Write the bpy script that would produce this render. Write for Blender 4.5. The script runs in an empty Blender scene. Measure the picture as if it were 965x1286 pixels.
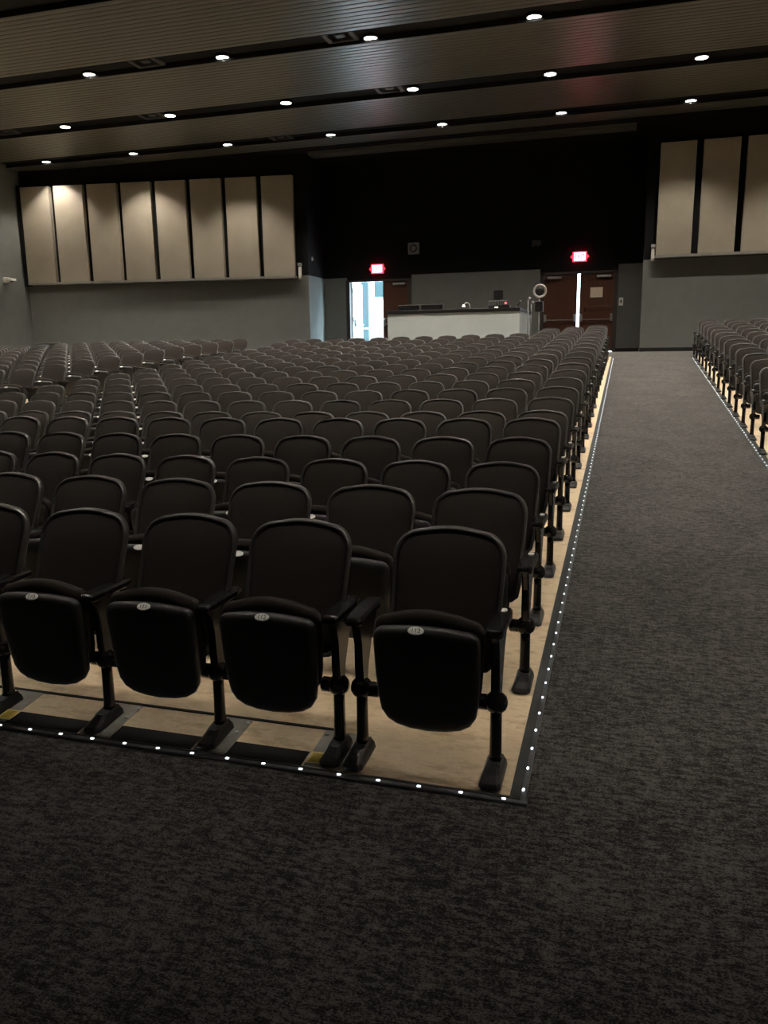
import bpy, math, random
from mathutils import Matrix, Vector
random.seed(7)
C = bpy.context.scene.collection
sc = bpy.context.scene
PI = math.pi

# ------------------------------------------------------------------ materials
def mat(name, col, rough=.7, metal=0., emit=None, es=0., spec=.5, coat=0., sheen=0.):
    m = bpy.data.materials.new(name); m.use_nodes = True
    b = m.node_tree.nodes['Principled BSDF']
    b.inputs['Base Color'].default_value = (*col, 1)
    b.inputs['Roughness'].default_value = rough
    b.inputs['Metallic'].default_value = metal
    b.inputs['Specular IOR Level'].default_value = spec
    if coat: b.inputs['Coat Weight'].default_value = coat
    if sheen:
        b.inputs['Sheen Weight'].default_value = sheen
        b.inputs['Sheen Roughness'].default_value = .5
    if emit:
        b.inputs['Emission Color'].default_value = (*emit, 1)
        b.inputs['Emission Strength'].default_value = es
    return m

def noise_mix(m, stops, scale=(1, 1, 1), nscale=5., detail=4., rough=.6, bump=0., bscale=None, space='Object', dist=.02):
    """colour from a noise through a ramp, plus an optional bump"""
    nt = m.node_tree; N = nt.nodes; L = nt.links; b = N['Principled BSDF']
    tc = N.new('ShaderNodeTexCoord'); mp = N.new('ShaderNodeMapping')
    mp.inputs['Scale'].default_value = scale
    L.new(tc.outputs[space], mp.inputs['Vector'])
    n = N.new('ShaderNodeTexNoise'); n.inputs['Scale'].default_value = nscale
    n.inputs['Detail'].default_value = detail; n.inputs['Roughness'].default_value = rough
    L.new(mp.outputs[0], n.inputs['Vector'])
    r = N.new('ShaderNodeValToRGB'); e = r.color_ramp.elements
    e[0].position, e[0].color = stops[0][0], (*stops[0][1], 1)
    e[1].position, e[1].color = stops[-1][0], (*stops[-1][1], 1)
    for p, c in stops[1:-1]:
        k = e.new(p); k.color = (*c, 1)
    L.new(n.outputs[0], r.inputs[0]); L.new(r.outputs[0], b.inputs['Base Color'])
    if bump:
        n2 = N.new('ShaderNodeTexNoise'); n2.inputs['Scale'].default_value = bscale or nscale * 4
        n2.inputs['Detail'].default_value = 3
        L.new(mp.outputs[0], n2.inputs['Vector'])
        bp = N.new('ShaderNodeBump'); bp.inputs['Strength'].default_value = bump
        bp.inputs['Distance'].default_value = dist
        L.new(n2.outputs[0], bp.inputs['Height']); L.new(bp.outputs[0], b.inputs['Normal'])
    return m

FABRIC = noise_mix(mat('seat_fabric', (.02, .016, .014), .9, spec=.12, sheen=.04), [(.3, (.0255, .0204, .0172)), (.7, (.0335, .0272, .0231))], nscale=260, bump=.15, bscale=700, dist=.001)
PLASTIC = noise_mix(mat('black_plastic', (.03, .03, .03), .45), [(.3, (.018, .018, .0175)), (.7, (.025, .0245, .0235))], nscale=60)
RIM = noise_mix(mat('rim_plastic', (.05, .05, .05), .38), [(.3, (.046, .044, .041)), (.7, (.058, .055, .051))], nscale=60)
METAL = noise_mix(mat('black_gloss_metal', (.012, .012, .012), .2, spec=.6), [(.3, (.010, .010, .010)), (.7, (.015, .014, .014))], nscale=30)
FOOT = noise_mix(mat('black_foot', (.02, .02, .02), .35), [(.3, (.010, .010, .010)), (.7, (.016, .0155, .015))], nscale=40)
PLATEW = noise_mix(mat('number_plate_white', (.7, .68, .64), .3), [(.3, (.66, .65, .61)), (.7, (.76, .74, .70))], nscale=80)
INK = noise_mix(mat('dark_ink', (.03, .03, .03), .6), [(.3, (.02, .02, .02)), (.7, (.05, .05, .05))], nscale=80)
WOODF = mat('pale_floor_board', (.5, .4, .28), .55)
noise_mix(WOODF, [(.30, (.40, .28, .155)), (.42, (.60, .45, .27)), (.5, (.76, .60, .39)), (.57, (.66, .50, .31)), (.7, (.82, .67, .46))], scale=(1.2, 3, 1), nscale=3.2, detail=10, rough=.78, bump=.1, bscale=30, dist=.003)
STEEL = noise_mix(mat('dull_steel_plate', (.3, .29, .26), .5, metal=.3), [(.3, (.22, .205, .18)), (.7, (.34, .32, .28))], nscale=14, detail=6)
BLACKM = noise_mix(mat('matt_black', (.01, .01, .01), .8), [(.3, (.004, .004, .004)), (.7, (.007, .007, .007))], nscale=20)
TRIMM = noise_mix(mat('dark_aluminium', (.2, .2, .2), .38, metal=.7), [(.3, (.08, .083, .086)), (.7, (.13, .133, .136))], nscale=12)
EDGE = noise_mix(mat('edge_black', (.03, .03, .03), .5), [(.3, (.018, .019, .018)), (.7, (.028, .029, .027))], nscale=12)
LED = mat('led_white', (.9, .95, 1), .4, emit=(.86, .93, 1.), es=3.2)
YELLOW = noise_mix(mat('yellow_sticker', (.75, .5, .04), .5), [(.3, (.70, .47, .03)), (.7, (.8, .55, .06))], nscale=40)
YELIGHT = noise_mix(mat('sticker_edge', (.8, .7, .35), .5), [(.3, (.75, .66, .32)), (.7, (.85, .75, .4))], nscale=40)
YINK = noise_mix(mat('sticker_print', (.3, .17, .02), .5), [(.3, (.25, .14, .02)), (.7, (.34, .2, .03))], nscale=40)
WALLG = noise_mix(mat('grey_wall_paint', (.2, .2, .18), .8), [(.3, (.130, .133, .119)), (.7, (.146, .149, .134))], nscale=3, bump=.05, bscale=160, dist=.002)
WALLB = noise_mix(mat('black_wall_paint', (.01, .01, .01), .85, spec=.2), [(.3, (.0035, .0035, .0037)), (.7, (.005, .005, .0052))], nscale=3)
PANEL = noise_mix(mat('beige_acoustic_fabric', (.4, .35, .28), .95, spec=.1), [(.3, (.29, .255, .20)), (.7, (.325, .285, .225))], nscale=2, bump=.1, bscale=300, dist=.002)
LEDGE = noise_mix(mat('pale_ledge', (.45, .43, .38), .6), [(.3, (.20, .19, .165)), (.7, (.24, .225, .2))], nscale=6)
CEIL = noise_mix(mat('ribbed_ceiling_panel', (.26, .235, .19), .33, metal=.48, spec=.5), [(.3, (.135, .130, .110)), (.7, (.155, .149, .127))], scale=(.3, 3, 1), nscale=2)
CEILB = noise_mix(mat('black_ceiling_void', (.006, .006, .006), .8, spec=.2), [(.3, (.003, .003, .003)), (.7, (.0045, .0045, .0045))], nscale=2)
DOORW = noise_mix(mat('brown_door_veneer', (.12, .04, .02), .45), [(.3, (.055, .018, .008)), (.7, (.085, .029, .013))], scale=(8, 8, .6), nscale=3, detail=6)
FRAMEM = noise_mix(mat('dark_door_frame', (.03, .025, .022), .5), [(.3, (.026, .022, .02)), (.7, (.036, .03, .027))], nscale=6)
CHROME = noise_mix(mat('brushed_chrome', (.55, .55, .53), .3, metal=.9), [(.3, (.5, .5, .48)), (.7, (.6, .6, .58))], nscale=20)
GREYM = noise_mix(mat('grey_casing', (.3, .3, .29), .5), [(.3, (.26, .26, .25)), (.7, (.34, .34, .33))], nscale=20)
DGREY = noise_mix(mat('dark_grey_grille', (.05, .05, .05), .6), [(.3, (.03, .03, .03)), (.7, (.055, .055, .055))], nscale=20)
WHITEM = noise_mix(mat('white_casing', (.75, .72, .66), .45), [(.3, (.70, .68, .62)), (.7, (.8, .77, .7))], nscale=20)
PAPER = noise_mix(mat('notice_paper', (.6, .5, .38), .8), [(.3, (.55, .46, .34)), (.7, (.65, .55, .42))], nscale=20)
COUNTER = noise_mix(mat('counter_grey_paint', (.5, .53, .51), .6), [(.3, (.47, .51, .50)), (.7, (.52, .56, .55))], nscale=2)
TOPB = noise_mix(mat('black_worktop', (.012, .012, .012), .3), [(.3, (.01, .01, .01)), (.7, (.016, .016, .016))], nscale=20)
LENS = mat('downlight_lens', (1, 1, 1), .4, emit=(1., .97, .9), es=14)
WHITEL = mat('desk_lamp_glow', (1, 1, 1), .4, emit=(1., .9, .8), es=1.2)
REDL = mat('indicator_red', (1, .1, .1), .4, emit=(1., .25, .25), es=1.5)
EXITF = mat('exit_face', (1, .5, .5), .4, emit=(1., .42, .46), es=2.1)
EXITR = mat('exit_red_edge', (1, .05, .08), .4, emit=(1., .03, .07), es=1.6)
EXITT = mat('exit_letter', (.8, .02, .04), .5, emit=(1., .02, .05), es=.35)
OUTW = noise_mix(mat('pale_render_outside', (.85, .85, .83), .8), [(.3, (.36, .37, .37)), (.7, (.42, .43, .43))], nscale=2)
OUTG = noise_mix(mat('outside_blue_grey', (.3, .42, .45), .4), [(.3, (.010, .022, .024)), (.7, (.013, .028, .030))], nscale=3)
OUTP = noise_mix(mat('outside_paving', (.6, .6, .58), .8), [(.3, (.36, .37, .37)), (.7, (.42, .43, .43))], nscale=3)

# heathered carpet: short weft streaks over blotches
def carpet_mat():
    m = mat('heathered_carpet', (.04, .037, .033), .95, spec=.12, sheen=.1)
    nt = m.node_tree; N = nt.nodes; L = nt.links; b = N['Principled BSDF']
    tc = N.new('ShaderNodeTexCoord')
    def nz(scale, sc_, det, rough=.6):
        mp = N.new('ShaderNodeMapping'); mp.inputs['Scale'].default_value = sc_
        L.new(tc.outputs['Object'], mp.inputs['Vector'])
        n = N.new('ShaderNodeTexNoise'); n.inputs['Scale'].default_value = scale
        n.inputs['Detail'].default_value = det; n.inputs['Roughness'].default_value = rough
        L.new(mp.outputs[0], n.inputs['Vector']); return n.outputs[0]
    def ma(op, a, b_, c=None):
        n = N.new('ShaderNodeMath'); n.operation = op
        for i, v in enumerate((a, b_, c)):
            if v is None: continue
            if isinstance(v, (int, float)): n.inputs[i].default_value = v
            else: L.new(v, n.inputs[i])
        return n.outputs[0]
    a = nz(34, (.55, 1.7, 1), 5, .72)        # weft streaks
    a2 = nz(34, (1.8, .5, 1), 5, .72)        # warp streaks
    c = nz(190, (.7, 1.3, 1), 3, .7)        # tufts
    d = nz(2.2, (1, 1, 1), 3)               # broad drift between weft and warp
    s = ma('ADD', ma('MULTIPLY', a, .5), ma('MULTIPLY', a2, .2))
    s = ma('ADD', s, ma('MULTIPLY', c, .55))
    s = ma('ADD', s, ma('MULTIPLY', d, .12))
    r = N.new('ShaderNodeValToRGB'); e = r.color_ramp.elements
    e[0].position, e[0].color = .62, (.0075, .008, .0074, 1)
    e[1].position, e[1].color = .75, (.112, .104, .096, 1)
    k = e.new(.68); k.color = (.040, .036, .0325, 1)
    L.new(s, r.inputs[0]); L.new(r.outputs[0], b.inputs['Base Color'])
    bp = N.new('ShaderNodeBump'); bp.inputs['Strength'].default_value = .5; bp.inputs['Distance'].default_value = .006
    L.new(s, bp.inputs['Height']); L.new(bp.outputs[0], b.inputs['Normal'])
    return m
CARPET = carpet_mat()

# ------------------------------------------------------------------ mesh helpers
class MB:
    def __init__(s): s.v = []; s.f = []; s.sm = []
    def add(s, v, f, smooth=False):
        o = len(s.v); s.v += [tuple(p) for p in v]
        s.f += [tuple(i + o for i in q) for q in f]; s.sm += [smooth] * len(f); return s
    def box(s, x0, x1, y0, y1, z0, z1):
        return s.add([(x0,y0,z0),(x1,y0,z0),(x1,y1,z0),(x0,y1,z0),(x0,y0,z1),(x1,y0,z1),(x1,y1,z1),(x0,y1,z1)],
                     [(0,3,2,1),(4,5,6,7),(0,1,5,4),(1,2,6,5),(2,3,7,6),(3,0,4,7)])
    def bbox(s, x0, x1, y0, y1, z0, z1, b=.004):
        """box with chamfered edges"""
        rings = [(x0+b, x1-b, y0+b, y1-b, z0), (x0, x1, y0, y1, z0+b), (x0, x1, y0, y1, z1-b), (x0+b, x1-b, y0+b, y1-b, z1)]
        v = []
        for (a, c, d, e, z) in rings:
            q = b
            v += [(a+q,d,z),(c-q,d,z),(c,d+q,z),(c,e-q,z),(c-q,e,z),(a+q,e,z),(a,e-q,z),(a,d+q,z)]
        f = [tuple(range(7, -1, -1)), tuple(range(24, 32))]
        for r in range(3):
            for i in range(8):
                j = (i + 1) % 8; f.append((r*8+i, r*8+j, r*8+8+j, r*8+8+i))
        return s.add(v, f)
    def loft(s, rings, cap=True, smooth=True):
        n = len(rings[0]); v = [p for r in rings for p in r]; f = []
        for k in range(len(rings) - 1):
            for i in range(n):
                j = (i + 1) % n; f.append((k*n+i, k*n+j, (k+1)*n+j, (k+1)*n+i))
        o = len(s.v); s.add(v, f, smooth)
        if cap:
            s.f.append(tuple(o + i for i in range(n - 1, -1, -1))); s.sm.append(False)
            s.f.append(tuple(o + (len(rings)-1)*n + i for i in range(n))); s.sm.append(False)
        return s
    def tube(s, pts, r, n=8, smooth=True):
        rings = []
        pts = [Vector(p) for p in pts]
        rr = r if isinstance(r, (list, tuple)) else [r] * len(pts)
        for i, p in enumerate(pts):
            t = (pts[min(i+1, len(pts)-1)] - pts[max(i-1, 0)]).normalized()
            a = t.cross(Vector((0, 0, 1)))
            if a.length < .05: a = t.cross(Vector((1, 0, 0)))
            a.normalize(); b = t.cross(a)
            rings.append([p + (a*math.cos(q) + b*math.sin(q)) * rr[i] for q in [2*PI*k/n for k in range(n)]])
        return s.loft(rings, True, smooth)
    def lathe(s, prof, axis='z', c=(0, 0, 0), n=16, smooth=True):
        """prof: (radius, height) pairs about an axis through c"""
        rings = []
        for r, h in prof:
            ring = []
            for k in range(n):
                a = 2*PI*k/n; u, w = r*math.cos(a), r*math.sin(a)
                ring.append({'z': (c[0]+u, c[1]+w, c[2]+h), 'x': (c[0]+h, c[1]+u, c[2]+w), 'y': (c[0]+w, c[1]+h, c[2]+u)}[axis])
            rings.append(ring)
        return s.loft(rings, True, smooth)
    def prism(s, poly, axis, a, b):
        """2-D polygon swept from a to b along an axis"""
        def P(u, w, t): return {'x': (t, u, w), 'y': (u, t, w), 'z': (u, w, t)}[axis]
        n = len(poly); v = [P(u, w, a) for u, w in poly] + [P(u, w, b) for u, w in poly]
        f = [tuple(range(n-1, -1, -1)), tuple(range(n, 2*n))] + [(i, (i+1) % n, n+(i+1) % n, n+i) for i in range(n)]
        return s.add(v, f)
    def mesh(s, name, m):
        me = bpy.data.meshes.new(name); me.from_pydata(s.v, [], s.f); me.update()
        me.polygons.foreach_set('use_smooth', s.sm)
        me.materials.append(m)
        import bmesh
        bm = bmesh.new(); bm.from_mesh(me); bmesh.ops.recalc_face_normals(bm, faces=bm.faces); bm.to_mesh(me); bm.free()
        return me
    def build(s, name, m, parent=None, loc=None):
        return link(name, s.mesh(name, m), parent, loc)

def link(name, me, parent=None, loc=None):
    o = bpy.data.objects.new(name, me); C.objects.link(o)
    if parent is not None: o.parent = parent
    if loc is not None: o.location = loc
    return o
def tag(o, label, cat, group=None, kind=None):
    if label: o['label'] = label
    if cat: o['category'] = cat
    if group: o['group'] = group
    if kind: o['kind'] = kind
    return o
def thing(name, label, cat, loc=(0, 0, 0), rz=0, group=None):
    o = bpy.data.objects.new(name, None); C.objects.link(o); o.location = loc; o.rotation_euler = (0, 0, rz)
    o.empty_display_size = .1
    return tag(o, label, cat, group)
def struct(name, mb, m, label=None):
    o = mb.build(name, m); o['kind'] = 'structure'
    if label: o['label'] = label
    return o

# ------------------------------------------------------------------ the raked floor
S = .08856; Y0 = 2.715; P = .72252; LAND = 1.70
def lerp(x, a, b, u, v):
    t = max(0, min(1, (x - a) / (b - a))); return u + (v - u) * t
def drop(X, Y):
    """how far the floor dishes below the aisle ramp away from the aisle"""
    n = (Y - Y0) / P
    if X > -.45: return 0.
    u = -X - .45
    A = .0115 * max(0, min(n, 12.5)) if n < 17 else lerp(n, 17, 19, .144, .09)
    d = A * (1 - math.exp(-u / 2.5)) + (.0066 * max(0, n - 12)) * min(1, u / .3)
    if X < -7.3:
        dl = lerp(n, 10, 15, .035, .06) if n < 15 else lerp(n, 15, 20, .06, .15)
        dl += lerp(-X, 12.5, 15.5, 0, .07)
        t = lerp(-X, 7.3, 8.3, 0, 1); d = d*(1-t) + dl*t
    return d * lerp(n, 21, 22.5, 1, 0) if n > 21 else d
def floor_z(X, Y): return min(S * Y, LAND) - drop(X, Y)

def floor_mesh(x0, x1, y0, y1, nx, ny, dz=0., edges=0.):
    mb = MB(); v = []; f = []
    for j in range(ny + 1):
        for i in range(nx + 1):
            x = x0 + (x1-x0)*i/nx; y = y0 + (y1-y0)*j/ny
            v.append((x, y, floor_z(x, y) + dz))
    for j in range(ny):
        for i in range(nx):
            a = j*(nx+1)+i; f.append((a, a+1, a+nx+2, a+nx+1))
    mb.add(v, f)
    return mb
def merge_floor(parts):
    mb = MB()
    for p in parts: mb.add(p.v, p.f)
    return mb
struct('floor', merge_floor([floor_mesh(-18.6, -.45, -6, 25, 60, 124), floor_mesh(-.45, 9, -6, 25, 12, 124)]), CARPET, 'dark heathered grey carpet running up the aisle')
struct('floor', floor_mesh(-7.35, -.335, 2.612, 18.25, 28, 88, .006), WOODF, 'scuffed pale wooden floor under the middle block of seats')
struct('floor', floor_mesh(1.325, 8.9, 2.612, 18.25, 8, 60, .006), WOODF, 'pale wooden floor under the right block of seats')
struct('floor', floor_mesh(-18.2, -8.4, 9.3, 17.9, 30, 44, .006), WOODF, 'pale wooden floor under the far left block of seats')

# illuminated nosing strips ------------------------------------------------
def strip_y(name, X, side, label, y0, y1):
    """nosing running up the slope: black edge band + aluminium channel + bulbs"""
    t = thing(name, label, 'floor light strip', (0, 0, 0), 0, 'illuminated edge strips')
    e = MB(); a = MB(); n = 60
    def bar(mb, xa, xb, h):
        rings = []
        for i in range(n + 1):
            y = y0 + (y1-y0)*i/n; z = S*y
            rings.append([(xa, y, z), (xb, y, z), (xb, y, z+h), (xa, y, z+h)])
        mb.loft(rings, True, False)
    bar(e, X + side*.008, X + side*.046, .012)
    bar(a, X - .018, X + .009, .009)
    e.build('edge_band', EDGE, t); a.build('channel', TRIMM, t)
    c = int((y1-y0-.06)/.135); rest = MB(); bm = MB().bbox(-.007, .002, -.008, .008, 0, .004, .0015).mesh('bulb', LED)
    for k in range(c):
        y = y0 + .06 + k*.135
        if k < 100: link('bulb', bm, t, (X-.002, y, S*y + .0085))
        else: rest.box(X-.009, X+.0, y-.008, y+.008, S*y+.0085, S*y+.0125)
    if rest.v: rest.build('bulbs', LED, t)['kind'] = 'stuff'
    return t
strip_y('edge_light_strip', -.287, -1, 'lit edge strip running up the aisle beside the middle block', 2.598, 17.95)
strip_y('edge_light_strip', 1.281, 1, 'lit edge strip running up the aisle beside the right block', 5.0, 17.95)
t = thing('edge_light_strip', 'lit edge strip crossing in front of the first row', 'floor light strip', (0, 0, 0), 0, 'illuminated edge strips')
zf = S*2.59
MB().bbox(-7.4, -.270, 2.578, 2.602, zf-.002, zf+.010, .003).build('channel', TRIMM, t)
MB().bbox(-7.35, -.305, 2.602, 2.616, zf-.002, zf+.012, .003).build('edge_band', EDGE, t)
bm = MB().bbox(-.007, .007, -.005, .005, 0, .004, .0015).mesh('bulb', LED)
for k in range(45): link('bulb', bm, t, (-.352 - k*.1555, 2.589, zf + .0095))

# ------------------------------------------------------------------ the theatre seat
def outline_back(w=.222, h0=.36, h1=.88, n=44):
    """rounded shield outline in (x, z): near-straight sides, arched top"""
    pts = []
    def half():
        out = [(0, h0), (w*.55, h0+.002), (w*.8, h0+.012), (w*.92, h0+.035), (w*.955, h0+.08)]
        for k in range(1, 6): out.append((w*(.955+.045*k/5), h0+.08+(h1-.17-h0)*k/5*.93))
        r = .092
        cz = h1-.020-r
        for k in range(1, 9):
            a = PI/2*k/9; out.append((w-r+r*math.cos(a), cz+r*math.sin(a)*1.05))
        xs = w-r
        for k in range(1, 6):
            x = xs*(1-k/6); out.append((x, h1-.018*(x/xs)**2*.9))
        return out
    R = half(); return R + [(0, h1)] + [(-x, z) for x, z in reversed(R[1:])]
def scale_ol(ol, s, cx=0, cz=None, inset=None):
    if cz is None: cz = sum(z for x, z in ol)/len(ol)
    hw = max(x for x, z in ol); z0 = min(z for x, z in ol); z1 = max(z for x, z in ol); cz = (z0+z1)/2; hh = (z1-z0)/2
    sx = (hw-s)/hw; sz = (hh-s)/hh
    return [(x*sx, cz+(z-cz)*sz) for x, z in ol]
def recline(z): return .10 + (z-.36)*.36 + max(0, z-.6)*.03     # y of the backrest mid-plane at height z
def back_rings(ol, prof):
    """prof: (inset, y offset); negative y faces the front"""
    rings = []
    for ins, dy in prof:
        o = scale_ol(ol, ins); rings.append([(x+.020, recline(z)+dy+ .012*(x/.22)**2*-1, z) for x, z in o])
    return rings
def pan_outline(w, h0, h1, arch=.010):
    """folded seat seen from the front: flat top with round corners, U-shaped bottom"""
    R = [(0, h0), (w*.35, h0+.005), (w*.62, h0+.018), (w*.80, h0+.040), (w*.91, h0+.075), (w*.955, h0+.13), (w*.985, h0+.22), (w, h1-.07-arch)]
    r = .045
    for k in range(1, 7):
        a = PI/2*k/6; R.append((w-r+r*math.cos(a), h1-arch-r+r*math.sin(a)))
    for k in range(1, 5):
        x = (w-r)*(1-k/5); R.append((x, h1-arch*(x/(w-r))**2))
    return R + [(0, h1)] + [(-x, z) for x, z in reversed(R[1:])]
def pan_y(z): return -.080 + (.59-z)*.12

OLB = outline_back()
ME = {}
# cushion, set inside the shell's rim
mb = MB(); mb.loft(back_rings(OLB, [(.012, .004), (.0125, -.006), (.018, -.013), (.032, -.020), (.055, -.027), (.09, -.034), (.13, -.039), (.17, -.042), (.205, -.043)])); ME['back_cushion'] = mb.mesh('backrest', FABRIC)
mb = MB(); mb.loft(back_rings(OLB, [(.014, -.010), (.010, -.021), (.003, -.020), (0, -.010), (0, .008), (.008, .022), (.03, .034), (.08, .042), (.15, .046)])); ME['back_shell'] = mb.mesh('back_shell', RIM)
OLP = pan_outline(.197, .165, .588)
mb = MB(); rr = []
for ins, dy in [(.10, -.024), (.05, -.022), (.022, -.018), (.006, -.010), (0, .002), (0, .02), (.004, .034)]:
    rr.append([(x, pan_y(z)+dy, z) for x, z in scale_ol(OLP, ins)])
mb.loft(rr); ME['seat_shell'] = mb.mesh('seat_shell', PLASTIC)
OLC = pan_outline(.205, .22, .638, .030)
mb = MB(); rr = []
for ins, dy in [(.03, .026), (.008, .034), (0, .05), (.004, .075), (.02, .095), (.05, .108), (.1, .114)]:
    rr.append([(x, pan_y(z)+dy, z) for x, z in scale_ol(OLC, ins)])
mb.loft(rr); ME['seat_cushion'] = mb.mesh('seat', FABRIC)
# plate: slightly domed white oval lying on the shell's top edge
def oval(cx, cy, cz, a, b, tilt, th=.004, n=20):
    m_ = MB(); rings = []
    for s_, h in [(.96, 0), (1, th*.4), (.97, th*.8), (.85, th)]:
        ring = []
        for k in range(n):
            q = 2*PI*k/n; u, w = a*s_*math.cos(q), b*s_*math.sin(q)
            ring.append((cx+u, cy + w*math.cos(tilt) - h*math.sin(tilt), cz + w*math.sin(tilt) + h*math.cos(tilt)))
        rings.append(ring)
    return m_.loft(rings)
ME['plate'] = oval(0, -.100, .580, .030, .017, .75).mesh('number_plate', PLATEW)
ME['row_plate'] = oval(0, 0, 0, .014, .022, 0).mesh('row_plate', PLATEW)
# the standard: oval column, pivot drum, tapering upper blade
mb = MB(); rings = []
for z, hw, y0_, y1_ in [(.03, .026, .012, .084), (.08, .023, .022, .078), (.2, .022, .025, .076), (.28, .022, .025, .076)]:
    rings.append([(hw*math.cos(a), (y0_+y1_)/2+(y1_-y0_)/2*math.sin(a), z) for a in [2*PI*k/12 for k in range(12)]])
mb.loft(rings)
mb.lathe([(.010, -.042), (.024, -.037), (.036, -.025), (.043, -.009), (.043, .009), (.036, .025), (.024, .037), (.010, .042)], 'x', (0, .05, .275), 20)
rings = []
for z, hw, ya, yb in [(.285, .018, .026, .078), (.36, .017, .016, .096), (.46, .016, .012, .150), (.53, .016, -.010, .210), (.556, .016, -.03, .225)]:
    rings.append([(-hw, ya+.006, z), (-hw*.6, ya, z), (hw*.6, ya, z), (hw, ya+.006, z), (hw, yb-.006, z), (hw*.6, yb, z), (-hw*.6, yb, z), (-hw, yb-.006, z)])
mb.loft(rings, True, False)
import copy
for key, sides in (('leg', (-1, 1)), ('leg_boss_left', (-1,)), ('leg_boss_right', (1,))):
    m2 = copy.deepcopy(mb)
    for sg in sides: m2.lathe([(.026, sg*.02), (.030, sg*.024), (.030, sg*.066), (.024, sg*.072)], 'x', (0, .055, .270), 14)
    ME[key] = m2.mesh('leg', METAL)

# foot: sloping shoe
mb = MB(); rings = []
for z, k, w in [(0, 0, .040), (.010, .0, .040), (.020, .005, .036), (.034, .02, .029), (.048, .035, .025)]:
    y0_ = -.098 + k*1.6 + (.018 if z > .02 else 0); y1_ = .105 - k*.5
    rings.append([(-w, y0_+.018, z), (-w+.012, y0_, z), (w-.012, y0_, z), (w, y0_+.018, z), (w, y1_-.014, z + (.012 if z > .012 else 0)), (w-.012, y1_, z), (-w+.012, y1_, z), (-w, y1_-.014, z + (.012 if z > .012 else 0))])
mb.loft(rings, True, False)
for y in (-.055, .088): mb.lathe([(.008, .012), (.008, .026), (.004, .029)], 'z', (.0, y, 0), 8)
ME['foot'] = mb.mesh('foot', FOOT)
# armrest: long pad, slightly wider at the back, rounded edges
mb = MB(); rings = []
for y, w, zt, zb in [(-.050, .016, .575, .565), (-.046, .028, .583, .557), (-.034, .034, .588, .552), (.10, .036, .589, .553), (.19, .036, .588, .552), (.235, .030, .585, .556), (.245, .018, .580, .562)]:
    b = min(.009, (zt-zb)*.35)
    rings.append([(-w, y, zb+b), (-w+b, y, zb), (w-b, y, zb), (w, y, zb+b), (w, y, zt-b), (w-b, y, zt), (-w+b, y, zt), (-w, y, zt-b)])
mb.loft(rings, True, False)
ME['armrest'] = mb.mesh('armrest', METAL)

def text_mesh(name, body, size, ext, m):
    cu = bpy.data.curves.new(name, 'FONT'); cu.body = body; cu.size = size; cu.extrude = ext
    cu.align_x = 'CENTER'; cu.align_y = 'CENTER'
    tmp = bpy.data.objects.new(name, cu); C.objects.link(tmp)
    dg = bpy.context.evaluated_depsgraph_get(); me = bpy.data.meshes.new_from_object(tmp.evaluated_get(dg))
    me.materials.clear(); me.materials.append(m); me.name = name
    bpy.data.objects.remove(tmp); bpy.data.curves.remove(cu)
    return me
def ordinal(n):
    a = ['first', 'second', 'third', 'fourth', 'fifth', 'sixth', 'seventh', 'eighth', 'ninth', 'tenth', 'eleventh', 'twelfth', 'thirteenth', 'fourteenth', 'fifteenth', 'sixteenth', 'seventeenth', 'eighteenth', 'nineteenth', 'twentieth', 'twenty-first', 'twenty-second']
    return a[n]

def seat(X, Y, Z, sx, sz, label, group, left=.265, right=None, number=None, row_plate=False, full=True, pdx=0., lone=False):
    t = thing('theatre_seat', label, 'seat', (X, Y, Z), 0, group)
    t.scale = (sx, 1, sz)
    b = link('backrest', ME['back_cushion'], t); link('back_shell', ME['back_shell'], b)
    s = link('seat', ME['seat_cushion'], t); link('seat_shell', ME['seat_shell'], s)
    pl = link('number_plate', ME['plate'], t, (pdx, 0, 0))
    if number:
        o = link('number', text_mesh('number', number, .024, .0006, INK), pl, (0, -.1033, .5832)); o.rotation_euler = (.75, 0, 0)
    for side, off in ((-1, left), (1, right)):
        if off is None: continue
        lk = 'leg' if (side < 0 and not lone) else ('leg_boss_left' if side > 0 else 'leg_boss_right')
        l = link('leg', ME[lk], t, (side*off, 0, 0))
        if full: link('foot', ME['foot'], l)
        link('armrest', ME['armrest'], t, (side*off, 0, 0))
        if row_plate and side*row_plate > 0: link('row_plate', ME['row_plate'], t, (side*(off + .004), .180, .589))
    return t

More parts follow.
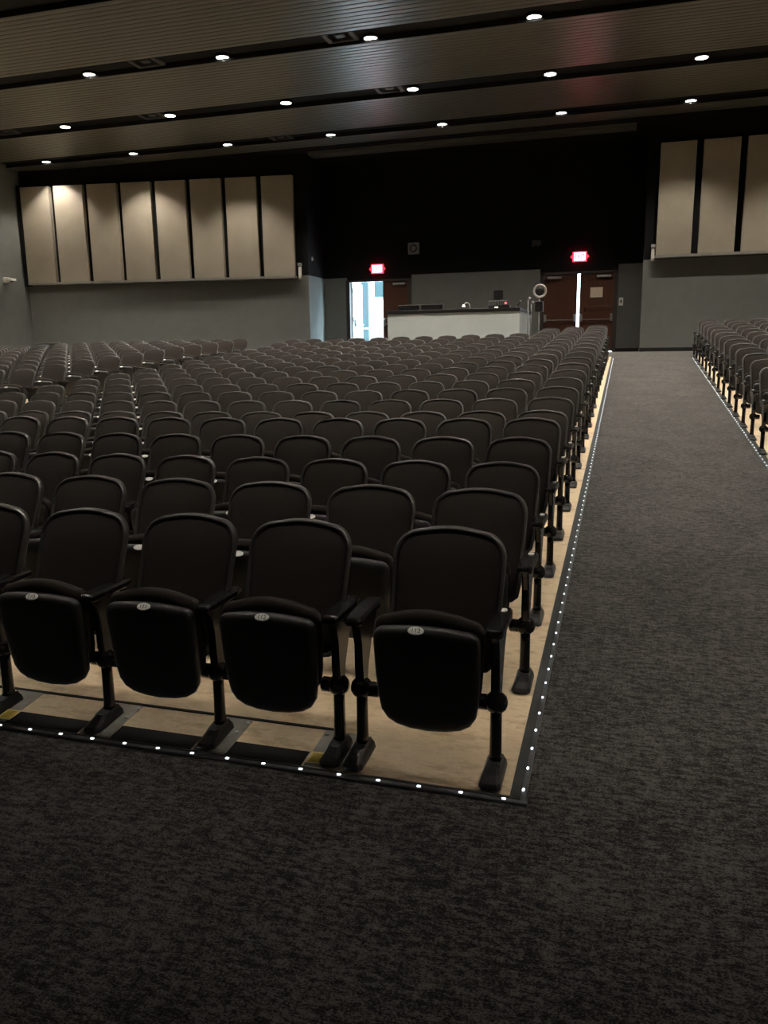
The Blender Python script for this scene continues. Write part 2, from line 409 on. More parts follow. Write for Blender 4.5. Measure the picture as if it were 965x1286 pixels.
SEATS = []     # (distance, kwargs)
def htop(n): return {0: .880, 1: .848, 2: .815, 3: .815, 4: .817}.get(n, .757)
for n in range(22):
    pitch = .53 if n == 0 else .54 if n == 1 else .497
    Y = Y0 + P*n
    ncol = 14 if n <= 19 else 3
    for k in range(ncol):
        X = (-.65 if n == 0 else -.66) - pitch*k
        if n == 0: X = (-.65, -1.275, -1.785, -2.315, -2.84, -3.3)[min(k, 5)]
        if n == 0 and k > 4: continue
        if n == 1 and k > 6: continue
        if n == 2 and k > 7: continue
        if n == 3 and k > 9: continue
        if n == 4 and k > 10: continue
        if n == 5 and k > 11: continue
        if n == 6 and k > 12: continue
        lab = 'dark folding theatre seat, middle block, ' + ordinal(n) + ' row back, ' + ordinal(k) + ' from the aisle'
        if n == 0:
            lab = ['dark folding theatre seat at the front corner by the aisle, numbered 113', 'dark front-row folding seat numbered 112, next to the separate corner seat',
                   'dark front-row folding seat numbered 111, between seats 110 and 112', 'dark front-row folding seat numbered 110, fourth from the aisle',
                   'dark front-row folding seat cut off by the photo edge, fifth from the aisle'][k]
        SEATS.append((Y*.938 - X*.2835, dict(X=X, Y=Y, sx=pitch/.53, sz=htop(n)/.88, label=lab, group='folding seats of the middle block',
                      left=(.285, .285, .311, .315, .30)[k] if n == 0 else .265, right=((.24 if n == 0 else .265) if k == 0 else (.245 if n == 0 and k == 1 else None)), pdx=-.028 if n + k == 0 else 0, lone=(n + k == 0),
                      number={0: '113', 1: '112', 2: '111', 3: '110'}.get(k) if n == 0 else None,
                      row_plate=(1 if k == 0 else False), full=n <= 12)))
for n in range(10, 21):
    Y = Y0 + P*n
    kmax = {10: 2, 11: 3, 12: 4, 13: 5, 14: 6, 15: 8, 16: 9, 17: 10, 18: 11, 19: 12, 20: 13}[n]
    for k in range(kmax):
        X = -8.78 - .555*k
        lab = 'dark folding theatre seat, far left block, ' + ordinal(n-10) + ' visible row, ' + ordinal(k) + ' from its inner end'
        SEATS.append((Y*.938 - X*.2835 + (2 if k > 2 else 0), dict(X=X, Y=Y, sx=1.03, sz=.757/.88, label=lab, group='folding seats of the far left block',
                      left=.265, right=.265 if k == 0 else None, full=False)))
for n in range(7, 22):
    Y = Y0 + P*n + .07
    for k in range({17: 3, 18: 3, 19: 3, 20: 3, 21: 4}.get(n, 2 if n >= 11 else 1)):
        X = 1.55 + .487*k
        lab = 'dark folding theatre seat, right block, ' + ordinal(21-n) + ' row from the back, ' + ordinal(k) + ' from aisle'
        SEATS.append((Y*.938 - X*.2835, dict(X=X, Y=Y, sx=.9, sz=.765/.88, label=lab, group='folding seats of the right block',
                      left=.265 if k == 0 else None, right=.276, lone=True, row_plate=(-1 if k == 0 else False), full=k == 0)))
SEATS.sort(key=lambda q: q[0])
for d, kw in SEATS[:300]:
    seat(Z=floor_z(kw['X'], kw['Y']) + .006, **kw)
# the farthest ones, past three hundred: one mass
rest = {}
def stamp(me, M, key):
    rest.setdefault(key, MB()).add([M @ v.co for v in me.vertices], [tuple(p.vertices) for p in me.polygons], True)
mats = [FABRIC, RIM, PLASTIC, PLATEW, METAL]
allm = MB(); midx = []
for d, kw in SEATS[300:]:
    X, Y = kw['X'], kw['Y']
    M = Matrix.Translation((X, Y, floor_z(X, Y)+.006)) @ Matrix.Diagonal((kw['sx'], 1, kw['sz'], 1))
    items = [('back_cushion', 0, 0), ('back_shell', 1, 0), ('seat_cushion', 0, 0), ('seat_shell', 2, 0), ('plate', 3, 0)]
    if kw.get('left'): items += [('leg', 4, -kw['left']), ('armrest', 4, -kw['left'])]
    if kw.get('right'): items += [('leg', 4, kw['right']), ('armrest', 4, kw['right'])]
    for nm, mi, off in items:
        me = ME[nm]; M2 = M @ Matrix.Translation((off, 0, 0))
        allm.add([M2 @ v.co for v in me.vertices], [tuple(p.vertices) for p in me.polygons], True)
        midx += [mi] * len(me.polygons)
if allm.v:
    me = bpy.data.meshes.new('distant_theatre_seats'); me.from_pydata(allm.v, [], allm.f); me.update()
    for m in mats: me.materials.append(m)
    me.polygons.foreach_set('material_index', midx); me.polygons.foreach_set('use_smooth', allm.sm)
    tag(link('distant_theatre_seats', me), 'mass of the farthest dark folding seats in front of the back walls', 'seats', None, 'stuff')

# fittings on the removable front platform ---------------------------------
def slab(name, x0, x1, y0, y1, h, m, label, cat, group=None):
    z = lambda y: S*y + .006
    mb = MB().add([(x0,y0,z(y0)-.002),(x1,y0,z(y0)-.002),(x1,y1,z(y1)-.002),(x0,y1,z(y1)-.002),(x0,y0,z(y0)+h),(x1,y0,z(y0)+h),(x1,y1,z(y1)+h),(x0,y1,z(y1)+h)],
                  [(0,3,2,1),(4,5,6,7),(0,1,5,4),(1,2,6,5),(2,3,7,6),(3,0,4,7)])
    return tag(mb.build(name, m), label, cat, group)
for i, x in enumerate((-1.035, -1.56, -2.10, -2.63)):
    w0, w1 = (-.095, .055) if i == 0 else (-.05, .095)
    slab('floor_plate', x+w0, x+w1, 2.622, 2.875, .003, STEEL, 'dull metal floor plate under the ' + ['leg beside the separate corner seat', 'leg between seats 112 and 111', 'leg between seats 111 and 110', 'leg at the photo edge, by seat 110'][i], 'floor plate', 'floor plates under the front row legs')
for i, (a, b) in enumerate(((-1.47, -1.14), (-2.00, -1.62), (-2.55, -2.16))):  # thin black slabs along the front floor edge, between neighbouring plates
    slab('black_strip', a, b-.0, 2.618, 2.712, .0015, BLACKM, 'black strip along the floor edge before seat ' + ['112', '111', '110'][i], 'floor strip', 'black strips at the front edge')
slab('platform_seam', -2.9, -1.10, 2.878, 2.892, .004, BLACKM, 'long black seam line across the floor behind the front row legs', 'seam')
for i, x in enumerate((-1.093, -2.555)):
    st = thing('warning_sticker', ['yellow warning sticker beside the leg next to the corner seat', 'yellow warning sticker at the left edge of the photo'][i], 'sticker', (x, 2.672, S*2.672+.0115), 0, 'yellow floor stickers')
    st.rotation_euler = (math.atan(S), 0, 0)
    MB().box(-.036, .036, -.038, .038, 0, .0008).build('border', YELIGHT, st)
    MB().box(-.029, .029, -.032, .032, .0008, .0014).build('label_face', YELLOW, st)
    mbp = MB()
    for r in range(6): mbp.box(-.022, .022 - .006*(r % 3), .022-r*.009, .025-r*.009, .0014, .0017)
    mbp.build('printed_lines', YINK, st)
for i, (x, y) in enumerate(((-1.115, 2.84), (-1.49, 2.77), (-1.475, 2.845), (-2.02, 2.77), (-2.005, 2.845))):
    tag(MB().lathe([(.009, 0), (.009, .004), (.005, .007)], 'z', (x, y, S*y+.009), 10).build('bolt_head', CHROME),
        'small bolt head on the floor plate ' + ['nearest the corner seat', 'by seat 112, front one', 'by seat 112, rear one', 'by seat 111, front one', 'by seat 111, rear one'][i], 'bolt', 'bolts on the floor plates')

# ------------------------------------------------------------------ room shell
A2 = Vector((-9.31, 23.3)); B2 = Vector((-18.35, 22.0)); D2 = (B2-A2).normalized(); N2 = Vector((D2.y, -D2.x))
if N2.y > 0: N2 = -N2          # into the room
ZC = 7.5; ZP = 4.07
def wall_seg(p, q, z0, z1, th=.15, inward=None):
    """upright slab behind the line p-q"""
    p = Vector(p); q = Vector(q); n = Vector(((q-p).y, -(q-p).x)).normalized()
    if inward is not None and n.dot(Vector(inward)) > 0: n = -n
    return MB().prism([tuple(p), tuple(q), tuple(q+n*th), tuple(p+n*th)], 'z', z0, z1)
inw = tuple(N2)
struct('wall_left_rear', wall_seg(A2, B2, 1.0, ZP, inward=inw), WALLG, 'grey lower wall under the long row of beige panels')
struct('wall_left_rear', wall_seg(A2, B2, ZP, ZC+.3, inward=inw), WALLB, 'black upper wall behind the long row of beige panels')
struct('wall_left', MB().box(-18.5, -18.35, -6, 22.3, -1, ZC+.3), WALLG, 'plain grey side wall at the left edge')
struct('wall_recess_left', MB().box(-9.46, -9.31, 23.3, 24.9, 1.0, ZP), WALLG, 'narrow pale wall lit by the open door')
struct('wall_recess_left', MB().box(-9.46, -9.31, 23.3, 24.9, ZP, ZC+.3), WALLB)
struct('wall_recess_right', MB().box(.29, .44, 23.45, 24.9, 1.2, ZP), WALLG)
struct('wall_recess_right', MB().box(.29, .44, 23.45, 24.9, ZP, ZC+.3), WALLB)
struct('wall_right_rear', MB().box(.29, 9, 23.3, 23.45, 1.2, 4.10), WALLG, 'grey lower wall under the right-hand beige panels')
struct('wall_right_rear', MB().box(.29, 9, 23.3, 23.45, 4.10, ZC+.3), WALLB, 'black upper wall behind the right-hand beige panels')
struct('wall_right', MB().box(9, 9.15, -6, 23.45, -1, ZC+.3), WALLG)
struct('wall_front', MB().box(-18.5, 9.15, -6.15, -6, -1, ZC+.3), WALLG)
YD = 24.66
DT = 3.93
struct('wall_back', MB().box(-9.31, -8.56, YD, YD+.15, 1.4, ZP), WALLG, 'grey wall strip left of the open door')
struct('wall_back', MB().box(-6.47, -2.57, YD, YD+.15, 1.4, 4.09), WALLG, 'grey wall behind the control counter')
struct('wall_back', MB().box(-.36, .29, YD, YD+.15, 1.4, 4.15), WALLG, 'dark grey wall strip right of the double doors')
mb = MB()
mb.box(-9.31, -8.56, YD, YD+.15, ZP, ZC+.3); mb.box(-8.56, -6.47, YD, YD+.15, DT+.04, ZC+.3)
mb.box(-6.47, -2.57, YD, YD+.15, 4.09, ZC+.3); mb.box(-2.57, -.36, YD, YD+.15, DT+.04, ZC+.3); mb.box(-.36, .29, YD, YD+.15, 4.15, ZC+.3)
struct('wall_back', mb, WALLB, 'black upper back wall above the doors')
struct('ceiling', MB().box(-18.5, 9.15, -6.15, 24.9, ZC, ZC+.1), CEILB, 'black ceiling void between the ribbed bands')

# ribbed ceiling bands
def band(y0, y1, x0=-18.35, x1=9.0, z=7.40):
    n = max(1, round((y1-y0)/.1525)); w = (y1-y0)/n; prof = []
    for i in range(n):
        y = y0 + i*w
        prof += [(y+.010, z+.0035), (y+.03, z+.0012), (y+w/2, z), (y+w-.03, z+.0012), (y+w-.010, z+.0035), (y+w-.008, z+.024)]
        if i < n-1: prof += [(y+w+.008, z+.024)]
    poly = prof + [(y1, z+.0975), (y0, z+.0975)]
    # swept along x as a strip so the long concave profile never needs one n-gon cap
    v = [(x0, a, b) for a, b in poly] + [(x1, a, b) for a, b in poly]; k = len(poly)
    return MB().add(v, [(i, (i+1) % k, k+(i+1) % k, k+i) for i in range(k)])
YB = [(-2.9, -.4), (.2, 2.65), (3.24, 5.7), (6.3, 8.74), (9.36, 11.8), (12.43, 14.87), (15.48, 18.04), (18.77, 20.91), (21.52, 22.27)]
for i, (a, b) in enumerate(YB):
    struct('ceiling', band(a, b), CEIL, None)
    struct('trim_2', MB().box(-18.35, 9, a-.012, a-.001, 7.402, 7.499).box(-18.35, 9, b+.001, b+.012, 7.402, 7.499), CEILB)
struct('ceiling', band(23.08, 23.55, -9.14, -.04, 7.39), CEIL, 'short pale ceiling strip in the dark recess')

# baseboards
struct('baseboard_back', MB().box(-.36, .285, YD-.02, YD, 1.69, 1.80), BLACKM)
struct('baseboard_right', MB().box(.30, 9, 23.28, 23.3, 1.69, 1.80), BLACKM)
q0 = A2 + D2*.0; mbb = MB(); mbb.prism([tuple(A2), tuple(B2), tuple(B2+N2*.02), tuple(A2+N2*.02)], 'z', 1.62, 1.80)
struct('baseboard_left', mbb, BLACKM)
a_ = A2 + D2*8.25; b_ = A2 + D2*9.1
struct('trim_1', MB().prism([tuple(a_), tuple(b_), tuple(b_+N2*.05), tuple(a_+N2*.05)], 'z', 2.185, 2.215), LEDGE, 'short pale wall ledge above the last left row')

# acoustic panels ------------------------------------------------------------
def on_wall(s, out, z): p = A2 + D2*s + N2*out; return (p.x, p.y, z)
def wall_box(mb, s0, s1, o0, o1, z0, z1):
    c = [on_wall(s0, o0, 0)[:2], on_wall(s1, o0, 0)[:2], on_wall(s1, o1, 0)[:2], on_wall(s0, o1, 0)[:2]]
    return mb.prism(c, 'z', z0, z1)
names = ['rightmost', 'second from the right', 'third from the right', 'fourth from the right', 'fourth from the left', 'third from the left', 'second from the left', 'leftmost']
for i in range(8):
    s1 = 1.31 + 1.0975*i; s0 = s1 - .945
    o = wall_box(MB(), s0, s1, .06, .22, 4.055, 6.885).build('acoustic_panel', PANEL)
    tag(o, 'tall beige fabric wall panel, ' + names[i] + ' of the eight on the left', 'wall panel', 'beige panels on the left rear wall')
r_ = wall_box(MB(), .36, 8.995, 0, .235, 3.985, 4.05).build('panel_ledge', LEDGE)
tag(r_, 'long pale ledge under the eight beige panels', 'ledge')
tag(wall_box(MB(), .34, 8.99, .003, .055, 4.055, 6.95).build('panel_backing', WALLB), 'black backing board behind the eight beige panels', 'backing board')
tag(wall_box(MB(), 9.0, 9.12, .003, .22, 3.96, 6.95).build('panel_end_board', WALLB), 'black upright board at the left end of the eight panels', 'board')
for i, (a, b) in enumerate(((.585, 1.45), (1.62, 2.485), (2.655, 3.52), (3.69, 4.55), (4.72, 5.58), (5.75, 6.61))):
    tag(MB().box(a, b, 23.08, 23.24, 4.185, 6.94).build('acoustic_panel', PANEL),
        'tall beige fabric wall panel on the right wall, ' + ['nearest the doors', 'second from the doors', 'third from the doors', 'fourth from the doors', 'fifth from the doors', 'sixth from the doors'][i], 'wall panel', 'beige panels on the right rear wall')
tag(MB().box(.56, 6.75, 23.06, 23.30, 4.115, 4.18).build('panel_ledge', LEDGE), 'pale ledge under the right-hand beige panels', 'ledge')
tag(MB().box(.56, 6.75, 23.245, 23.298, 4.18, 7.0).build('panel_backing', WALLB), 'black backing board behind the right-hand beige panels', 'backing board')

# small wall fittings ----------------------------------------------------------
def fitting(cx, cy, z0, z1, label, rz=0):
    t = thing('wall_bracket_light', label, 'wall fitting', (cx, cy, (z0+z1)/2), rz, 'small pale fittings at the ledge ends')
    h = (z1-z0)/2
    MB().bbox(-.045, .045, -.09, -.01, -h*.62, h*.55, .01).build('casing', WHITEM, t)
    MB().bbox(-.055, .055, -.13, 0, h*.6, h, .01).build('top_cap', GREYM, t)
    MB().lathe([(.02, -h), (.05, -h*.95), (.055, -h*.7), (.03, -h*.62)], 'z', (0, -.06, 0), 12).build('lamp_foot', WHITEM, t)
    MB().box(-.03, .03, -.012, .03, -h*.8, h*.9).build('mounting_plate', DGREY, t)
p_ = on_wall(.24, .02, 4.2)
fitting(p_[0], p_[1]-.02, 3.95, 4.42, 'small pale fitting at the right end of the long panel ledge', .14)
fitting(.52, 23.27, 4.05, 4.47, 'small pale fitting at the end of the ledge nearest the double doors')
tag(MB().bbox(-.028, .028, -.035, 0, -.055, .055, .01).build('wall_sensor', WHITEM, None, (-9.29, 23.6, 4.57)), 'tiny white sensor on the black wall beside the left recess', 'sensor')
t = thing('wall_projector', 'white boxy device on an arm on the left side wall', 'wall device', (-18.33, 21.0, 4.12))
t.rotation_euler = (0, 0, -.35)
MB().bbox(.0, .05, -.10, .10, -.12, .04, .008).build('bracket', WHITEM, t)
mb = MB().add([(.05,-.07,-.02),(.05,.07,-.02),(.05,.07,.03),(.05,-.07,.03),(.42,-.09,-.085),(.42,.09,-.085),(.42,.09,-.02),(.42,-.09,-.02)], [(0,3,2,1),(4,5,6,7),(0,1,5,4),(1,2,6,5),(2,3,7,6),(3,0,4,7)])
mb.build('casing', WHITEM, t)
MB().lathe([(.03, 0), (.035, -.04), (.02, -.05)], 'z', (.36, 0, -.07), 12).build('lens', DGREY, t)
t = thing('wall_speaker', 'square grey speaker on the black wall above the counter', 'speaker', (-6.39, YD, 4.855))
MB().bbox(-.175, .175, -.05, 0, -.17, .17, .012).build('casing', GREYM, t)
MB().lathe([(.115, -.056), (.12, -.05), (.10, -.050)], 'y', (0, 0, 0), 24).build('speaker_ring', DGREY, t)
MB().lathe([(.02, -.066), (.075, -.058), (.08, -.050)], 'y', (0, 0, 0), 24).build('speaker_cone', GREYM, t)
t = thing('emergency_light', 'small dim emergency light high on the black wall', 'emergency light', (-2.69, YD, 4.82))
MB().bbox(-.13, .13, -.07, 0, -.03, .09, .012).build('casing', DGREY, t)
for x in (-.08, .06): MB().lathe([(.035, -.12), (.045, -.10), (.03, -.05)], 'y', (x, 0, -.055), 12).build('lamp_head', DGREY, t)
MB().box(-.14, .14, -.075, -.06, -.035, -.025).build('edge_strip', GREYM, t)
t = thing('switch_plate', 'small white wall switch to the right of the double doors', 'switch', (-.255, YD, 3.10))
MB().bbox(-.06, .06, -.012, 0, -.10, .12, .005).build('plate', WHITEM, t); MB().bbox(-.02, .02, -.03, -.012, -.03, .05, .004).build('toggle', DGREY, t)

# exit signs -------------------------------------------------------------------
def exit_sign(x, z, label):
    t = thing('exit_sign', label, 'exit sign', (x, YD, z), 0, 'lit exit signs')
    MB().bbox(-.20, .20, -.06, 0, -.14, .14, .012).build('housing', EXITR, t)
    MB().bbox(-.165, .165, -.07, -.055, -.115, .115, .006).build('face', EXITF, t)
    for s in (-1, 1):
        MB().prism([(s*.205, -.06), (s*.205, .06), (s*.265, 0)], 'y', -.055, -.03).build('arrow', EXITR, t)
    o = link('lettering', text_mesh('lettering', 'EXIT', .17, .001, EXITT), t, (0, -.0715, 0)); o.rotation_euler = (PI/2, 0, 0); o.scale = (.85, 1, 1)
    L = bpy.data.lights.new('exit_glow', 'AREA'); L.energy = 5; L.color = (1, .06, .1); L.shape = 'RECTANGLE'; L.size = .4; L.size_y = .26
    lo = link('exit_glow', L, t, (0, -.09, 0)); lo.rotation_euler = (PI/2, 0, 0); lo['kind'] = 'helper'
exit_sign(-7.55, 4.30, 'glowing red exit sign above the open door on the left')
exit_sign(-1.45, 4.395, 'glowing red exit sign above the double doors on the right')

# doors ------------------------------------------------------------------------
def leaf(name, x0, x1, z1, label, bar=True, hinge=1, closer=True, y=YD+.02):
    o = MB().bbox(x0, x1, y, y+.05, LAND+.02, z1, .004).build(name, DOORW); o['kind'] = 'structure'; o['label'] = label
    w = x1-x0
    if bar:
        h = LAND + .93
        MB().tube([(x0+.06, y-.07, h), (x1-.06, y-.07, h)], .014).build('panic_bar', CHROME, o)
        m = MB()
        for x in (x0+.05, x1-.05): m.bbox(x-.035, x+.035, y-.075, y, h-.05, h+.16, .008)
        m.build('bar_bracket', CHROME, o)
    if closer:
        cx = x1-.3 if hinge > 0 else x0+.3
        MB().bbox(cx-.2, cx+.2, y-.07, y, z1-.13, z1-.06, .008).build('door_closer', GREYM, o)
    return o
leaf('door_1', -2.446, -1.495, DT, 'brown left leaf of the double doors', hinge=-1)
d4 = leaf('door_2', -1.415, -.454, DT, 'brown right leaf of the double doors with a notice', hinge=1)
MB().tube([(-1.27, YD+.02, 2.86), (-1.27, YD-.06, 2.97), (-1.2, YD-.06, 2.985), (-.6, YD-.06, 3.0), (-.54, YD-.06, 2.985), (-.54, YD+.02, 2.86)], .014).build('pull_handle', DOORW, d4)
MB().box(-1.12, -.775, YD+.012, YD+.02, 3.25, 3.53).build('paper_notice', PAPER, d4)
leaf('door_3', -7.40, -6.559, DT, 'brown closed door leaf beside the open doorway', hinge=1)
# frames
def frame(x0, x1, mull=None):
    m = MB(); m.box(x0-.12, x0, YD-.02, YD+.15, LAND, DT+.06); m.box(x1, x1+.10, YD-.02, YD+.15, LAND, DT+.06); m.box(x0-.12, x1+.10, YD-.02, YD+.15, DT+.002, DT+.06)
    return m
f_ = frame(-2.445, -.455); struct('door_frame_1', f_, FRAMEM)
f_ = frame(-8.48, -6.56); struct('door_frame_2', f_, FRAMEM)
# open leaf of the left doorway, swung outwards
o = MB().bbox(0, .05, 0, .92, LAND+.02, DT, .004).build('door_4', OUTW, None, (-8.49, YD+.16, 0)); o.rotation_euler = (0, 0, -.02); o['kind'] = 'structure'; o['label'] = 'pale open door leaf swung outwards in the daylight'
MB().tube([(.12, .12, LAND+.95), (.12, .8, LAND+.95)], .014).build('panic_bar', CHROME, o)
MB().bbox(.05, .12, .1, .18, LAND+.88, LAND+1.1).build('bar_bracket', GREYM, o)
m = MB()
for z in (DT-.25, LAND+1.1, LAND+.3): m.bbox(.045, .075, .0, .03, z-.07, z+.07, .004)
m.build('hinge', GREYM, o)
# what stands outside the doorway
struct('ground_outside', MB().box(-16, 4, YD+.15, 36, LAND-.1, LAND), OUTP)
mb = MB(); mb.box(-16, 4, 29, 29.3, LAND, 8)
struct('wall_outside', mb, OUTW, 'bright pale building seen through the open door')
struct('window_1', MB().box(-9.52, -9.24, 28.93, 28.99, 1.75, 6.0), OUTG, 'blue-grey glazed strip of the building outside')
struct('window_2', MB().box(-9.0, -8.55, 28.94, 28.99, 3.75, 4.9), OUTG, 'pale glazing outside the open door')
tag(MB().tube([(-9.1, 27.6, LAND+.9), (-5, 27.6, LAND+.9)], .03).build('hand_rail', GREYM), 'thin grey rail outside the open door', 'rail')

# the control counter -----------------------------------------------------------
ct = thing('control_counter', 'long pale grey control counter with a black top at the back', 'counter', (-4.3, 20.4, LAND))
MB().box(-5.995+4.3, -2.602+4.3, 0, .08, 0, 1.03).build('front_panel', COUNTER, ct)
MB().box(-2.682+4.3, -2.602+4.3, .08, 2.3, 0, 1.03).build('side_panel', COUNTER, ct)
MB().box(-5.995+4.3, -5.915+4.3, .08, 2.3, 0, 1.03).build('side_panel', COUNTER, ct)
MB().bbox(-6.02+4.3, -2.59+4.3, -.03, 2.34, 1.03, 1.115, .008).build('worktop', TOPB, ct)
ZT = LAND + 1.115
for i, (x0, x1) in enumerate(((-5.88, -5.30), (-5.25, -4.66))):
    t = thing('monitor', 'low black monitor on the counter, ' + ['nearer the open door', 'nearer the desk lamp'][i], 'monitor', ((x0+x1)/2, 21.0, ZT), 0, 'black monitors on the counter')
    w = (x1-x0)/2
    MB().bbox(-w, w, -.02, .03, .02, .17, .012).build('screen', TOPB, t)
    MB().bbox(-.12, .12, -.05, .10, 0, .02, .005).build('stand', DGREY, t)
t = thing('desk_lamp', 'small lit desk lamp with curved neck on the counter', 'lamp', (-4.06, 21.0, ZT))
MB().lathe([(.075, 0), (.07, .02), (.03, .04)], 'z').build('base', TOPB, t)
MB().tube([(.10, 0, .02)] + [(.02+.08*math.cos(a), 0, .10+.085*math.sin(a)) for a in [k*PI/6 for k in range(6)]], .014).build('neck', CHROME, t)
MB().lathe([(.02, 0), (.045, -.05), (.04, -.06)], 'z', (-.06, 0, .14), 12).build('lamp_shade', WHITEL, t)
t = thing('mixing_console', 'black box of control equipment with small lit lamps on the counter', 'equipment', (-3.19, 21.0, ZT))
MB().bbox(-.27, .27, -.12, .15, 0, .10, .01).build('casing', TOPB, t)
m = MB(); m.tube([(-.26, -.12, .1), (-.26, -.12, .20), (.22, -.12, .20), (.22, -.12, .1)], .008); m.tube([(-.02, -.12, .1), (-.02, -.12, .2)], .008); m.build('handle_frame', GREYM, t)
MB().bbox(-.11, -.02, -.13, -.115, .01, .06, .004).build('lit_display', LENS if False else WHITEL, t)
MB().lathe([(.022, -.145), (.03, -.125), (.02, -.12)], 'y', (.17, 0, .14), 12).build('indicator', REDL, t)
MB().bbox(.12, .25, -.12, .1, .10, .2, .01).build('unit', DGREY, t)
t = thing('small_screen', 'small upright black screen standing on the control equipment', 'screen', (-3.23, 21.05, ZT+.1))
MB().bbox(-.05, .05, -.02, .05, 0, .14, .006).build('stand', DGREY, t)
MB().bbox(-.12, .12, -.03, 0, .14, .38, .008).build('panel', TOPB, t)
t = thing('microphone', 'short black desk microphone on the right end of the counter', 'microphone', (-2.72, 21.0, ZT))
MB().lathe([(.05, 0), (.045, .03), (.02, .04)], 'z', (-.03, 0, 0), 12).build('base', GREYM, t)
MB().tube([(-.03, 0, .04), (.02, 0, .12), (.07, -.01, .19)], [.015, .022, .03]).build('body', TOPB, t)
# stand with round rimmed head
t = thing('follow_spotlight', 'round silver-rimmed lamp head on a dark stand beside the counter', 'stage light', (-2.19, 21.0, LAND))
m = MB()
for a in range(3):
    q = a*2*PI/3+.5; m.tube([(0, 0, .35), (.33*math.cos(q), .33*math.sin(q), .01)], .014)
m.build('tripod', DGREY, t)
MB().tube([(0, 0, .2), (0, 0, 1.33)], .02).build('pole', GREYM, t)
MB().bbox(-.10, .10, -.08, .1, 1.02, 1.28, .02).build('control_box', TOPB, t)
MB().lathe([(.10, .30), (.150, .22), (.155, 0), (.160, -.03)], 'y', (.01, 0, 1.53), 24).build('lamp_body', DGREY, t)
MB().lathe([(.120, -.03), (.135, -.055), (.160, -.055), (.172, -.03), (.165, 0)], 'y', (.01, 0, 1.53), 28).build('rim', CHROME, t)
MB().lathe([(.02, -.034), (.118, -.034), (.12, -.02)], 'y', (.01, 0, 1.53), 24).build('lens', TOPB, t)
for i, (x, h) in enumerate(((-2.48, 1.32), (-2.40, 1.22))):
    t = thing('microphone_stand', 'slim metal microphone stand, ' + ['next to the counter end', 'next to the round lamp stand'][i], 'stand', (x, 21.1, LAND), 0, 'slim stands beside the counter')
    MB().tube([(0, 0, .03), (0, 0, h)], .012).build('pole', GREYM, t)
    MB().lathe([(.06, 0), (.055, .03), (.02, .04)], 'z').build('base', DGREY, t)
    MB().tube([(0, 0, h), (.05, -.04, h+.06)], [.02, .03]).build('microphone_head', GREYM, t)

# ------------------------------------------------------------------ downlights and ceiling fittings
LX = [4.17, 1.15, -1.82, -4.80, -7.83, -10.87, -13.87, -16.85]
LY = [(.2, 60), (3.27, 2600), (6.3, 1500), (9.35, 1150), (12.4, 1050), (15.43, 1000), (18.51, 950), (21.48, 670)]
rowname = {21.48: 'back slot nearest the rear wall', 18.51: 'second slot from the rear wall', 15.43: 'third slot from the rear wall', 12.4: 'fourth slot from the rear wall', 9.35: 'fifth slot from the rear wall', 6.3: 'sixth slot from the rear wall', 3.27: 'slot above the front row', .2: 'slot above the open carpet'}
rim_me = MB().lathe([(.138, 0), (.138, -.012), (.125, -.016), (.118, -.008), (.118, 0)], 'z', n=24).mesh('trim_ring', GREYM)
lens_me = MB().lathe([(.116, -.004), (.116, -.012), (.09, -.014)], 'z', n=24).mesh('lens', LENS)
can_me = MB().lathe([(.14, .0), (.14, .04)], 'z', n=20).mesh('housing', CEILB)
for y, pw in LY:
    for i, x in enumerate(LX):
        t = thing('downlight', 'round white downlight in the ' + rowname[y] + ', ' + ordinal(7-i) + ' from the left wall', 'ceiling light', (x, y, 7.46), 0, 'round ceiling downlights')
        link('trim_ring', rim_me, t); link('lens', lens_me, t); link('housing', can_me, t)
        L = bpy.data.lights.new('spot', 'SPOT'); L.energy = pw; L.color = (1, .925, .815)
        L.spot_size = math.radians(104); L.spot_blend = .55; L.shadow_soft_size = .05
        lo = link('spot', L, t, (0, 0, -.02)); lo['kind'] = 'helper'
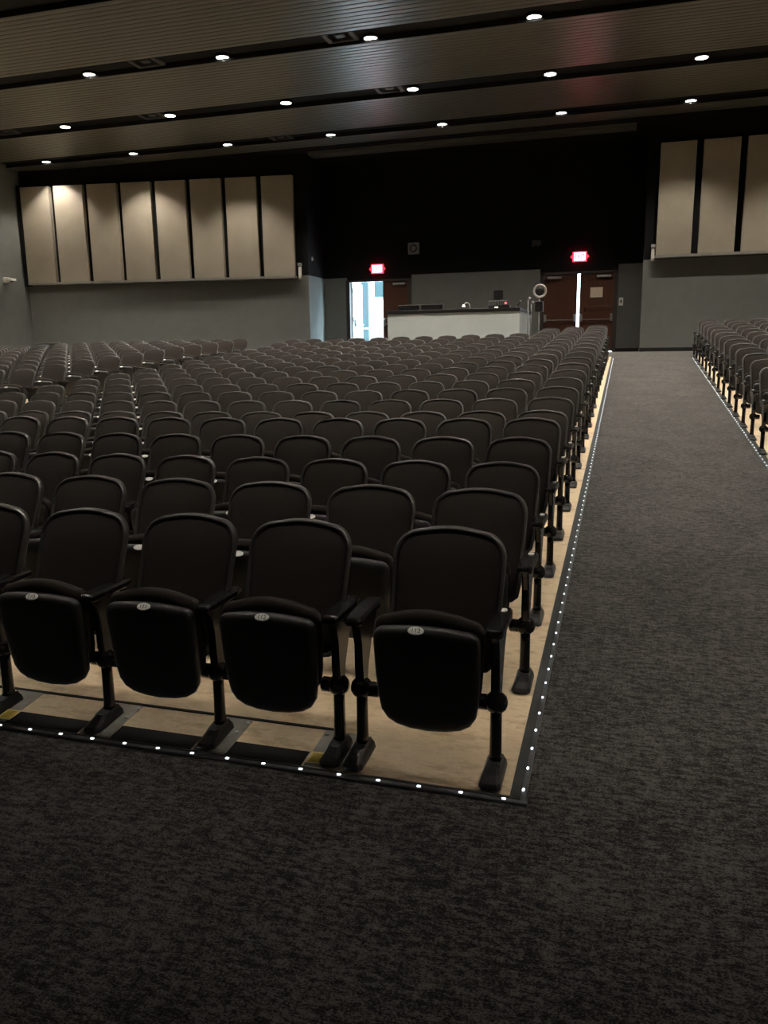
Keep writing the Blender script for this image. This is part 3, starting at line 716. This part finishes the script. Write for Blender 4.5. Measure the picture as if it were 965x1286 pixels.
for i, (x, y) in enumerate(((-9.40, 15.2), (-5.32, 15.2), (-5.30, 18.36), (-9.2, 21.3), (-15.6, 18.4), (-11.3, 18.4), (1.9, 15.2))):
    t = thing('ceiling_speaker', 'square dark recessed ceiling fitting, ' + ['left of centre in the nearest visible slot', 'centre of the nearest visible slot', 'centre of the second slot', 'in the slot nearest the rear wall', 'near the left wall in the second slot', 'left part of the second slot', 'right end of the nearest visible slot'][i], 'ceiling fitting', (x, y, 7.5), 0, 'square fittings in the ceiling slots')
    m = MB(); w = .30
    for a, b, c, d in ((-w, w, -w*.8, -w*.62), (-w, w, w*.62, w*.8), (-w, -w*.72, -w*.62, w*.62), (w*.72, w, -w*.62, w*.62)): m.box(a, b, c, d, -.05, 0)
    m.build('frame', DGREY, t)
    MB().bbox(-.09, .09, -.08, .08, -.035, 0, .01).build('core', EDGE, t)

# ------------------------------------------------------------------ daylight
w = bpy.data.worlds.new('World'); sc.world = w; w.use_nodes = True
nt = w.node_tree; bg = nt.nodes['Background']
bg.inputs['Color'].default_value = (.60, .84, 1.0, 1); bg.inputs['Strength'].default_value = 75.
for x, wd in ((-7.97, 1.1), (-1.455, .07)):
    L = bpy.data.lights.new('door_portal', 'AREA'); L.shape = 'RECTANGLE'; L.size = wd; L.size_y = 2.25; L.cycles.is_portal = True
    o = link('door_portal', L, None, (x, YD+.2, LAND+1.12)); o.rotation_euler = (-PI/2, 0, 0); o['kind'] = 'helper'

# ------------------------------------------------------------------ camera
cam = bpy.data.cameras.new('camera'); co = bpy.data.objects.new('camera', cam); C.objects.link(co); sc.camera = co
Rv = Vector((.9579, .2867, -.0129)).normalized(); Fv = Vector((-.2835, .9384, -.1973)).normalized()
Uv = Rv.cross(Fv).normalized(); Rv = Fv.cross(Uv).normalized()
M = Matrix((Rv, Uv, -Fv)).transposed().to_4x4(); M.translation = Vector((0, 0, 1.8031)); co.matrix_world = M
cam.sensor_fit = 'VERTICAL'; cam.sensor_height = 24; cam.lens = 1003.99/1286*24; cam.clip_start = .05; cam.clip_end = 200

vs = sc.view_settings; vs.view_transform = 'Standard'; vs.look = 'None'; vs.gamma = 1; vs.use_curve_mapping = False
vs.exposure = 0.
sc.display_settings.display_device = 'sRGB'
sc.cycles.max_bounces = 6; sc.cycles.diffuse_bounces = 4; sc.cycles.glossy_bounces = 3
sc.cycles.use_denoising = True
sc.cycles.use_light_tree = True
